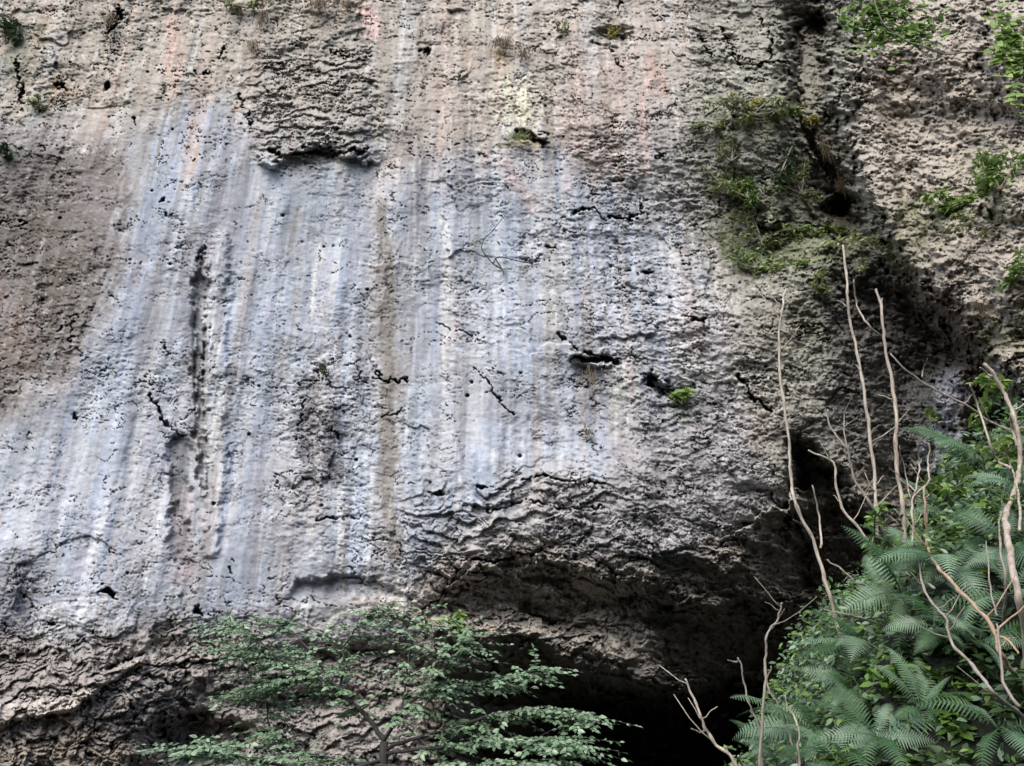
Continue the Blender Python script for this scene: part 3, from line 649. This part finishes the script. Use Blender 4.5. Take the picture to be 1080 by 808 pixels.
stem('sapling_stem', 'short leaning stick with a snapped top left of the bent-tip stick', [(777,694),(784,715),(794,750),(802,780),(806,815)], 5.1, 2.0, 'grey', [([(768,697),(773,698),(778,698)], 1.6)])
stem('sapling_stem', 'thin dark wavy stick right of the bent-tip stick', [(812,703),(811,722),(818,742),(830,762),(836,790)], 5.2, 1.6, 'grey')
stem('sapling_stem', 'short pale stick rising straight out of the lowest ferns', [(828,734),(836,752),(841,775),(846,815)], 4.7, 2.0, 'bark')
stem('sapling_stem', 'loose twig sticking out left over the black hollow', [(873,590),(885,600),(905,616),(925,630)], 5.2, 2.0, 'grey', [([(890,612),(896,608),(905,606)], 1.0)])
stem('sapling_stem', 'low twig poking left out of the ferns beneath the loose twig', [(866,637),(872,643),(890,648),(912,652),(930,660)], 5.1, 1.9, 'grey')
stem('sapling_stem', 'thin upright grey stem between the orange stem and the thick stem', [(1063,500),(1056,540),(1054,580),(1062,612),(1058,650),(1052,690)], 5.0, 1.8, 'grey')

# ------------------------------------------------------------------ ferns
def frond_mesh(name, L=1.0, pairs=26, seed=0, droop=.55, wmax=.17):
    rs = random.Random(seed); mb = MB()
    pts = []; 
    for i in range(21):
        t = i/20; pts.append(Vector((L*t*(1-.12*t*t), .03*L*math.sin(t*3+seed), L*(.62*t - droop*t*t))))
    mb.tube(pts, [.0065*L*(1-.85*i/20) for i in range(21)], 5)
    def pos(t):
        f = t*20; i = min(int(f), 19); return pts[i].lerp(pts[i+1], f-i)
    for k in range(pairs):
        t = .12 + .87*(k/(pairs-1)); p = pos(t); tg = (pos(min(1, t+.03))-pos(max(0, t-.03))).normalized()
        u = (t-.12)/.88; w = wmax*L*min(1, .45+2.4*u)*max(.05, (1-u)**.75)*1.25
        for sgn in (-1, 1):
            side = Vector((0, 1, 0))*sgn; d = (side + tg*.38).normalized(); up = tg.cross(side)*sgn
            if up.z < 0: up = -up
            n = 7; wd = w*.085+.003
            dz = rs.uniform(-.05,.12)
            # pinna: row of small lobes each side of its rib
            k0 = len(mb.v)
            for j in range(n+1):
                s = j/n; c = p + d*(w*s) - Vector((0,0,1))*(w*(.18+dz)*s*s)
                hw = wd*(1-.85*s)
                mb.v += [c + tg*hw*(1.0), c - up*wd*.25*(1-s), c - tg*hw]
            for j in range(n):
                a = k0+3*j
                # lobe teeth: pull alternate corner inwards
                mb.f += [(a, a+1, a+4, a+3), (a+1, a+2, a+5, a+4)]
            for j in range(n):
                s = (j+.6)/n; c = p + d*(w*s) - Vector((0,0,1))*(w*(.18+dz)*s*s); hw = wd*(1.05-.85*s)*1.5
                for q in (-1, 1):
                    a = len(mb.v)
                    b0 = c - d*(w/n*.38); b1 = c + d*(w/n*.30)
                    mb.v += [b0, b1, c + tg*(q*hw) + d*(w/n*.45) - up*(wd*.2)]
                    mb.f.append((a, a+1, a+2))
    me = bpy.data.meshes.new(name); me.from_pydata([tuple(v) for v in mb.v], [], mb.f); me.update(); me.materials.append(M['fern'])
    return me
M['fern_deep'] = leaf_material('deep_fern_green', (.02,.07,.02), (.085,.17,.075), .45, .3, .5)
M['fern_old'] = leaf_material('yellowing_fern', (.09,.12,.03), (.24,.26,.10), .5, .3, .4)
FR = []
for i_, (pr_, dr_, wm_, mt_) in enumerate([(26,.50,.17,'fern'),(24,.72,.17,'fern'),(28,.36,.15,'fern'),(22,.60,.2,'fern'),(25,.85,.16,'fern_deep'),(24,.45,.18,'fern_deep'),(27,.6,.19,'fern_deep'),(22,.95,.14,'fern_deep'),(25,.55,.17,'fern')]):
    FR.append(frond_mesh('frond', 1, pr_, i_+1, dr_, wm_)); FR[-1].materials[0] = M[mt_]
def fern(px, py, size, label, n=8, lean=None, Yd=None, spread=None):
    """size = frond length in photograph units; lean = list of screen-wise azimuths in degrees (0 = right, 90 = away)"""
    if Yd is None: p, y = on_ground(px, py)
    else: y = Yd; p = at(px, py, y)
    o = empty('fern', p + Vector((-.03,-.10,.05)), label, 'fern', 'ferns on the bank at the right')
    Ls = size*y/F
    o.rotation_euler = (R(random.uniform(32,50)), R(random.uniform(-22,2)), 0)
    for i in range(n):
        az = R(lean[i]) if lean else 2*math.pi*(i+random.uniform(-.3,.3))/n
        fo = bpy.data.objects.new('frond', random.choice(FR)); COL.objects.link(fo); fo.parent = o
        s = Ls*random.uniform(.55,1.12); fo.scale = (s, s, s*random.uniform(.85,1.3))
        fo.rotation_euler = (random.uniform(-.6,.6), random.uniform(-.6,.3), az)
    return o
FERNS = [
 (1035,505,100,'upper fern under the pinkish stem, fronds raking up left',8,(150,170,195,215,130,240,100,20)),
 (1075,530,95,'fern at the right edge behind the thick pinkish stem',8,None),
 (1010,560,105,'broad fern with long fronds fanned left beside the orange stem',9,(160,180,200,220,240,140,120,20,300)),
 (1060,590,100,'fern between the thick pinkish stem and the sweeping orange stem',8,None),
 (1000,610,100,'pale fern with drooping fronds in the middle of the bank',8,(170,190,210,235,255,150,310,20)),
 (950,640,95,'fern at the feet of the tall stems',8,None),
 (1065,640,90,'fern low at the right edge above the dark leaves',7,None),
 (915,690,95,'fern at the foot of the leftmost tall stem, fronds flat',8,(160,180,200,225,250,140,320,20)),
 (985,675,80,'small fern under the sweep of the orange stem',7,None),
 (900,740,85,'upright fern at the cave side of the bank',8,(120,140,165,190,215,240,60,300)),
 (862,790,110,'lowest fern with feathery fronds over the black cave',9,(110,130,150,170,190,210,90,60,250)),
 (925,790,95,'bottom fern beside the bright leafy shrubs',8,None),
 (820,815,70,'little fern at the bottom corner of the cave mouth',7,None),
 (970,760,80,'shaded fern among the dark green shrubs',7,None),
 (1050,780,80,'fern at the bottom right under the olive stem',7,None),
 (885,815,95,'bottom fern between the feathery fern and the leafy shrubs',8,None),
 (1030,690,75,'fern behind the olive grey stem',7,None),
 (940,590,60,'small fern squeezed between the two straight tall stems',6,None),
]
for f_ in FERNS: fern(f_[0], f_[1], f_[2]*1.02, f_[3], f_[4], f_[5])

# ------------------------------------------------------------------ leafy shrubs and cliff plants
def shrub(name, label, cat, px, py, rx, ry, mat, n, lsz, Yd=None, depth=.35, stems=4, smat='grey', group=None, droop=.2, wid=.5, foot=None, flat=.6, face=0.3):
    """loose clump: thin stems from the foot, each carrying leaves along its outer half; sizes in photograph units"""
    if Yd is None: p, y = on_ground(px, py)
    else: y = Yd; p = at(px, py, y)
    k = y/F
    fp = p if foot is None else at(foot[0], foot[1], y)
    o = empty(name, fp, label, cat, group)
    sb = MB(); lb = MB(); per = max(1, n//stems)
    for s in range(stems):
        a = random.uniform(0, 2*math.pi); rr = math.sqrt(random.uniform(.05, 1))
        tip = p + Vector((rx*k*rr*math.cos(a), random.uniform(-1, 1)*depth, ry*k*rr*math.sin(a)))
        mid = fp.lerp(tip, .55) + Vector((0,0,.12*ry*k)) + rv(.12*rx*k)
        path = smooth_path(rel([fp, mid, tip], fp), 6)
        sb.tube(path, [max(.6*k, 1.3*k*(1-i/len(path)*.7)) for i in range(len(path))], 5)
        for q in range(per):
            t = random.uniform(.35, 1); c = path[min(int(t*(len(path)-1)), len(path)-1)]
            d = Vector((random.gauss(0,1), random.gauss(0,1), random.gauss(0,.5)-droop))
            c = c + rv(1)*(.16*min(rx, ry)*k)
            nr = Vector((random.gauss(0,flat), random.gauss(-face,flat), 1))
            l = lsz*k*random.uniform(.65,1.3); lb.leaf(c, d, nr, l, l*wid)
    sb.build('stem', M[smat], o); lb.build('foliage', M[mat], o)
    return o
def undergrowth():
    v = MB(); mats = []
    m3 = [MB(), MB(), MB()]
    n = 0
    while n < 28000:
        x = random.uniform(.9, 5.6) if random.random() < .6 else random.uniform(1.9, 4.2); y = random.uniform(3.0, 7.2); z = ghf2(x, y)
        g = random.random(); j = 0 if g < .25 else (1 if g < .5 else 2)
        h = abs(random.gauss(0, .11)); L_ = random.uniform(.03, .075)*(1+.9*min(max(x-3.4, 0)/1.2, 1)); h *= 1+max(x-3.4, 0)
        m3[j].leaf(Vector((x, y, z+h)), Vector((random.gauss(-.3,1), random.gauss(-.5,.8), random.gauss(-.2,.5))), Vector((random.gauss(-.3,.5), random.gauss(-.6,.4), 1)), L_, L_*random.uniform(.35,.6)); n += 1
    for j, m in enumerate(m3):
        k = len(v.v); v.v += m.v; v.f += [tuple(a+k for a in f) for f in m.f]; mats += [j]*len(m.f)
    o = v.build('undergrowth', M['fern']); o.data.materials.append(M['broad']); o.data.materials.append(M['dark'])
    o.data.polygons.foreach_set('material_index', mats)
    tag(o, 'low leafy undergrowth covering the bank between the ferns', 'undergrowth', kind='stuff')
_gx = np.arange(.5, 6.2, .03); _gy = np.arange(2.6, 7.8, .03); _G = gh(*np.meshgrid(_gx, _gy))
def ghf2(x, y): return float(_G[int((y-2.6)/.03), int((x-.5)/.03)])
undergrowth()
bank = 'leafy shrubs on the bank at the right'
SHR = [
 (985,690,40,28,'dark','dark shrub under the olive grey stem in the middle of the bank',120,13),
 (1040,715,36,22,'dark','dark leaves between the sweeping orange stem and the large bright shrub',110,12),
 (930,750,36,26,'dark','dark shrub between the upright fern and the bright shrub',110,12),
 (1000,745,70,34,'broad','large bright green leafy shrub under the sweeping orange stem',170,13),
 (960,720,40,24,'broad','bright green shrub next to the foot of the tall stems',90,11),
 (1060,745,40,30,'dark','dark leafy shrub against the right edge low down',90,13),
 (1010,795,60,26,'dark','darkest shrub at the bottom edge under the bright shrub',120,13),
 (945,805,50,22,'broad','leafy shrub at the bottom edge beside the bottom fern',110,12),
 (1045,560,30,30,'broad','green leaves between fern fronds left of the thick pinkish stem',80,10),
 (1062,480,34,28,'high','yellow-green leaves around the kinked top of the thick stem',80,9),
 (1000,520,34,24,'broad','round leafy clump on top of the bank beside pale rock',70,9),
 (922,565,24,34,'broad','small leafy clump in front of the black hollow',60,9),
 (905,640,26,26,'dark','dark leaves spilling over the edge of the black hollow',60,9),
 (1070,690,30,40,'broad','green leaves hanging beside the right edge above the dark shrub',80,12),
 (890,705,24,20,'bush','pale leaves below the foot of the leftmost tall stem',50,11),
 (1055,410,26,36,'high','leaves on rock beside the kinked stem top',60,9),
 (985,640,26,22,'broad','small leaves tucked between ferns in the middle of the bank',50,9),
]
for px, py, rx, ry, mt, lb_, n, ls in SHR:
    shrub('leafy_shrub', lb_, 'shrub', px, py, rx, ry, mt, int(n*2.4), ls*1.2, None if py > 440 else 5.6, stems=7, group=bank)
cp = 'small plants growing on the rock face'
def cl(px, py, off=.12): return cliffY(px, py)-off
CPL = [
 ('cliff_shrub','grey green twiggy growth filling the middle of the rib beside the smooth wall',770,185,30,40,'olive',130,7),
 ('cliff_shrub','pale green drooping plant low on the rib left of the ledge plants',800,272,34,22,'high',110,7),
 ('cliff_shrub','olive plant on the rib beside the gully foot',845,190,22,30,'olive',90,7),
 ('cliff_shrub','sparse olive leaves at the left edge of the high rib',755,128,22,14,'olive',50,7),
 ('cliff_shrub','yellow-green shrub on the ledge left of the gully, highest of the rib plants',795,112,46,20,'olive',130,8),
 ('cliff_shrub','small yellow leafed plant right below the gully',860,124,14,6,'yellow',34,7),
 ('cliff_shrub','bright yellow sprig at the left rim of the high shrub',792,110,12,7,'yellow',22,8),
 ('cliff_shrub','green spray of leaves just right of the high yellow-green shrub',828,116,12,6,'high',26,8),
 ('cliff_shrub','bushy green shrub halfway down the vegetated rib',790,200,34,16,'high',110,8),
 ('cliff_shrub','olive growth draped under the bushy rib shrub',800,240,44,26,'olive',150,8),
 ('cliff_shrub','grey-green growth in the hollow of the rib',822,170,20,26,'dark',80,7),
 ('cliff_shrub','bright green fern tuft under the black pocket',884,243,15,8,'high',50,9),
 ('cliff_shrub','green carpet of leaves sloping right from the bright tuft',930,258,46,22,'olive',130,8),
 ('cliff_shrub','pale green plants on the ledge left of the bright tuft',845,240,26,14,'high',80,7),
 ('cliff_shrub','lone bright sprig beneath the ledge plants',846,277,8,5,'high',16,8),
 ('cliff_shrub','low moss-green growth on the dark rock beside the longest stem',872,295,18,18,'olive',60,7),
 ('cliff_shrub','green tuft hanging under the dark slots right of the smooth wall',721,420,11,12,'high',46,8),
 ('cliff_shrub','sprawling green mat on the right buttress',1000,213,32,13,'high',130,9),
 ('cliff_shrub','leafy growth high at the right edge of the buttress',1055,185,34,30,'high',140,10),
 ('cliff_shrub','green growth low on the right buttress edge',1070,285,18,20,'high',60,9),
 ('cliff_shrub','thin olive growth on the slope under the sprawling mat',1040,235,34,12,'olive',60,8),
 ('cliff_shrub','dark green shrub in the top left corner of the cliff',20,30,18,24,'dark',90,8),
 ('cliff_shrub','dark plant at the left edge under the corner shrub',4,158,10,14,'dark',30,8),
 ('cliff_shrub','small moss cushion beside the brown pocket at left',43,106,9,9,'olive',40,6),
 ('cliff_shrub','yellowing plant on the dark ledge near the top centre',645,34,20,8,'yellow',34,6),
 ('cliff_shrub','olive sprig on the ledge left of the yellowing plant',592,30,10,8,'olive',20,6),
 ('cliff_shrub','green growth hanging from the top edge left of centre',262,4,26,9,'olive',60,7),
 ('cliff_shrub','tiny sprig over the black stained patch',341,392,5,7,'dark',14,5),
 ('cliff_shrub','small green leaves under the right end of the recessed strip',478,655,22,11,'high',50,9),
 ('cliff_shrub','green leaves growing from the pale rock under the buttress',985,440,16,9,'high',36,8),
 ('cliff_shrub','dry bush clinging to the rib left of the gully foot',770,160,26,20,'olive',70,7),
]
for nm, lb_, px, py, rx, ry, mt, n, ls in CPL:
    shrub(nm, lb_, 'plant', px, py, rx*1.65, ry*1.5, mt, int(n*4.2), ls*.95, cl(px, py+2, .15), depth=.22, face=1.0, wid=.42, stems=max(4, n//12), group=cp, foot=(px+random.uniform(-3,3), py+ry*.5))
# sprig with few round leaves on the smooth wall
def sprig(label, segs, leaves, Yd, mat='dark', r=.9, ls=8, name='wall_sprig', cat='sprig', smat='limb', group=cp):
    k = Yd/F; fp = at(*segs[0][0], Yd)
    o = empty(name, fp, label, cat, group); sb = MB()
    for s in segs:
        path = smooth_path(rel([at(x, y, Yd-.04*i) for i, (x, y) in enumerate(s)], fp), 5)
        sb.tube(path, [r*k*(1-.5*i/len(path)) for i in range(len(path))], 5)
    sb.build('stem', M[smat], o)
    lb = MB()
    for x, y in leaves:
        c = at(x, y, Yd-.06)-fp
        lb.leaf(c, Vector((random.uniform(-1,1), random.uniform(-.6,.1), random.uniform(-.7,.1))), Vector((random.gauss(0,.5), -1, .5)), ls*k*random.uniform(.8,1.25), ls*k*.6)
    lb.build('foliage', M[mat], o)
    return o
sprig('wall sprig with a few round leaves on the smooth grey wall', [[(530,284),(520,278),(513,270),(508,262),(511,252),(518,245),(527,234),(535,224)], [(520,278),(526,271),(545,275),(560,278),(570,280)], [(522,272),(530,285),(531,290)]], [(496,256),(500,257),(503,254),(512,252),(516,253),(524,254),(527,254),(507,240),(522,232),(530,229),(535,223),(529,284),(556,282),(547,284),(568,279),(518,270),(505,247),(525,285)], cl(525,265,.12))
sprig('curved leafy branch hanging over the buttress at the top', [[(1046,55),(1020,55),(997,57),(978,50),(960,45),(946,37),(933,26),(925,10),(918,-20)], [(946,37),(938,30),(920,25),(905,22)], [(960,45),(968,34),(978,20)]],
   [(random.gauss(930,22), random.gauss(14,13)) for _ in range(240)] + [(random.gauss(955,18), random.gauss(33,7)) for _ in range(120)] + [(random.gauss(925,14), random.gauss(50,6)) for _ in range(22)] + [(893+random.gauss(0,5), 23+random.gauss(0,3)) for _ in range(12)] + [(990,52),(983,50),(950,66),(944,72)], 8.5, 'high', 1.1, 15, 'hanging_branch', 'branch', 'grey', None)
sprig('blurred green bough leaning in at the top right corner', [[(1110,60),(1085,58),(1066,62),(1052,50)], [(1085,58),(1072,35),(1060,15)], [(1085,58),(1075,85),(1072,110)]],
   [(random.gauss(1068,10), random.gauss(52,16)) for _ in range(170)] + [(random.gauss(1060,9), random.gauss(25,10)) for _ in range(30)] + [(random.gauss(1075,6), random.gauss(95,16)) for _ in range(34)], 7.0, 'high', 1.2, 17, 'hanging_branch', 'branch', 'grey', None)
# hanging tufts of dry grass
def tuft(label, px, py, h, w, mat='straw', n=60):
    Yd = cl(px, py, .1); k = Yd/F; fp = at(px, py, Yd)
    mb = MB()
    for i in range(n):
        a = random.gauss(0, .35); l = h*k*random.uniform(.25, 1.0); x0 = random.gauss(0, .42)*w*k
        p0 = Vector((x0, random.uniform(-.1,.05), random.gauss(0,.28)*h*k)); p1 = p0 + Vector((a*w*k*.6, -.12-.1*random.random(), l*.12)); p2 = p1 + Vector((a*w*k*.5, -.05, -l))
        ww = .38*k; b = len(mb.v); s = Vector((1, .4, 0))*ww
        mb.v += [p0-s, p0+s, p1-s, p1+s, p2]; mb.f += [(b, b+1, b+3, b+2), (b+2, b+3, b+4)]
    o = mb.build('grass_tuft', M[mat], None); o.location = fp
    tag(o, label, 'grass tuft', 'tufts of dry grass hanging on the cliff')
for a_ in [('dry grass tuft hanging in the crack at the top, left of the grey block',278,22,24,10),('short straw tuft below the hanging crack tuft',268,52,14,6),('wide straw tuft at the top edge above the grey block',340,8,22,26,'straw',90),
   ('brown moss tuft under the left end of the pale cap',530,48,20,18,'straw',90),('brown grass tuft beside the yellowish lime patch',552,60,22,10),('long dry tuft hanging into the black pocket by the gully',884,196,26,7),('thin dry tuft on the rib left of the black pocket',868,160,30,8),('faded tuft on the ledge under the yellowish lime patch',548,146,7,22,'olive',60),
   ('dry tuft under the slot at the right of the smooth wall',625,398,30,14,'straw',30),('thin tuft under the tall narrow pale strip',620,456,14,5,'straw',20),('dry grass fringe in the top left pocket',118,24,18,10),('small grass fringe at the top of the pink stain',367,8,16,8),('dry tuft hanging on the dark hollow of the buttress',1030,330,22,16,'straw',40)]:
    tuft(*a_)

# ------------------------------------------------------------------ broadleaf tree in front, bottom left
def tree():
    Y0 = 6.2; k = Y0/F
    base_ = at(404, 860, Y0); base_.z = min(base_.z, 0.3); g = ghf(base_.x, base_.y); foot = Vector((base_.x, base_.y, g-.05))
    o = empty('broadleaf_tree', foot, 'young broadleaf tree with layered pale green sprays before the cave', 'tree')
    fork = at(405, 782, Y0)
    tb = MB(); path = smooth_path(rel([foot, foot.lerp(fork, .5)+Vector((.03,0,0)), fork], foot), 6)
    tb.tube(path, [4.4*k*(1.25-.35*i/len(path)) for i in range(len(path))], 8); tb.build('trunk', M['limb'], o)
    sprays = []   # (point, direction, length)
    def branch(pts, r, Yo):
        n = len(pts); P = [at(x, y, Y0+Yo*i/(n-1)) for i, (x, y) in enumerate(pts)]
        path = smooth_path(rel(P, foot), 6); path = [p+rv(.006) for p in path]
        b = MB(); b.tube(path, [r*k*(1-.72*i/len(path)) for i in range(len(path))], 6); b.build('branch', M['limb'], o)
        return path
    BR = [([(405,782),(390,760),(372,742),(355,728),(330,712),(305,700),(275,692),(250,686)], 2.6, .2),
          ([(405,782),(412,770),(424,752),(440,735),(462,715),(478,690),(490,672)], 2.2, -.3),
          ([(372,742),(360,730),(362,705),(364,680),(382,655),(392,645)], 1.6, .3),
          ([(405,800),(390,806),(350,800),(310,790),(285,770),(282,730),(284,720)], 1.7, .5),
          ([(405,790),(450,775),(500,760),(540,752),(580,755),(606,762)], 2.0, -.5),
          ([(405,795),(450,790),(510,785),(550,782),(580,788),(600,793)], 1.8, -.8),
          ([(440,735),(470,728),(510,722),(540,712),(566,708)], 1.5, -.2),
          ([(405,800),(360,812),(300,808),(250,797),(215,790),(195,790)], 1.8, -.7),
          ([(330,712),(300,722),(275,735),(255,740)], 1.1, .4),
          ([(424,752),(430,700),(436,672),(445,650)], 1.2, .2),
          ([(355,728),(330,690),(310,668),(300,655)], 1.2, .5),
          ([(390,806),(440,812),(500,812),(550,812),(575,815)], 1.4, -1.0),
          ([(300,700),(270,672),(255,660),(245,655)], 1.0, .5)]
    paths = [branch(*b) for b in BR]
    dens = [2.3,1.7,1.7,1.9,2.8,2.8,2.2,2.6,1.9,1.5,1.7,2.9,1.5]
    lb = MB(); tw = MB(); tw.v = []
    for path, dn in zip(paths, dens):
        m = len(path)
        nt = int(m*1.0*dn)
        for s in range(nt):
            i = random.randint(int(m*.22), m-1); p = path[i]
            ax = (path[min(i+1, m-1)]-path[max(i-1, 0)]).normalized()
            d = Vector((ax.x*.8 + random.gauss(0,.7), random.gauss(0,.9), random.gauss(.02,.10)))
            d.normalize(); l = random.uniform(.20,.42)
            q0 = p + Vector((0,0,random.gauss(0,.02)))
            q = [q0, q0+d*(l*.5)+Vector((0,0,.025*l)), q0+d*l-Vector((0,0,.07*l))]
            tp = smooth_path(q, 5)
            tw.tube(tp, [.0035*(1-.6*j/len(tp)) for j in range(len(tp))], 4, False)
            nl = random.randint(11, 17); sd = d.cross(Vector((0,0,1))).normalized()
            for j in range(nl):
                t = .12+.88*j/(nl-1); c = tp[min(int(t*(len(tp)-1)), len(tp)-1)]
                sg = 1 if j % 2 else -1
                dl = (d*.55 + sd*sg*random.uniform(.6,1.1) + Vector((0,0,random.gauss(-.12,.18))))
                if j == nl-1: dl = d
                L_ = random.uniform(.028,.056)
                lb.leaf(c, dl, Vector((random.gauss(-.1,.45), random.gauss(-.7,.5), 1)), L_, L_*.55, .18, .22)
    tw.build('twigs', M['limb'], o); lb.build('foliage', M['bush'], o)
tree()

# ------------------------------------------------------------------ light
w = bpy.data.worlds.new('World'); S.world = w; w.use_nodes = True
nt = w.node_tree; bg = nt.nodes['Background']
sky = nt.nodes.new('ShaderNodeTexSky'); sky.sky_type = 'NISHITA'; sky.sun_disc = False
EL, AZ = R(48), R(205)       # the sun stands behind the camera, a little to the left
sky.sun_elevation = EL; sky.sun_rotation = AZ; sky.air_density = 1.0; sky.dust_density = 3.0
nt.links.new(sky.outputs[0], bg.inputs[0]); bg.inputs[1].default_value = 0.15
sd = bpy.data.lights.new('sun', 'SUN'); sd.energy = 1.5; sd.angle = R(60); sd.color = (1, .975, .94)
so = bpy.data.objects.new('sun', sd); COL.objects.link(so)
dirn = Vector((math.sin(AZ)*math.cos(EL), math.cos(AZ)*math.cos(EL), math.sin(EL)))
so.rotation_euler = dirn.to_track_quat('Z', 'Y').to_euler(); so.location = dirn*60
vs = S.view_settings; vs.view_transform = 'Standard'; vs.look = 'None'; vs.exposure = 1.1; vs.gamma = 1.0
S.cycles.max_bounces = 5; S.cycles.diffuse_bounces = 3; S.cycles.transparent_max_bounces = 4
S.cycles.use_denoising = True
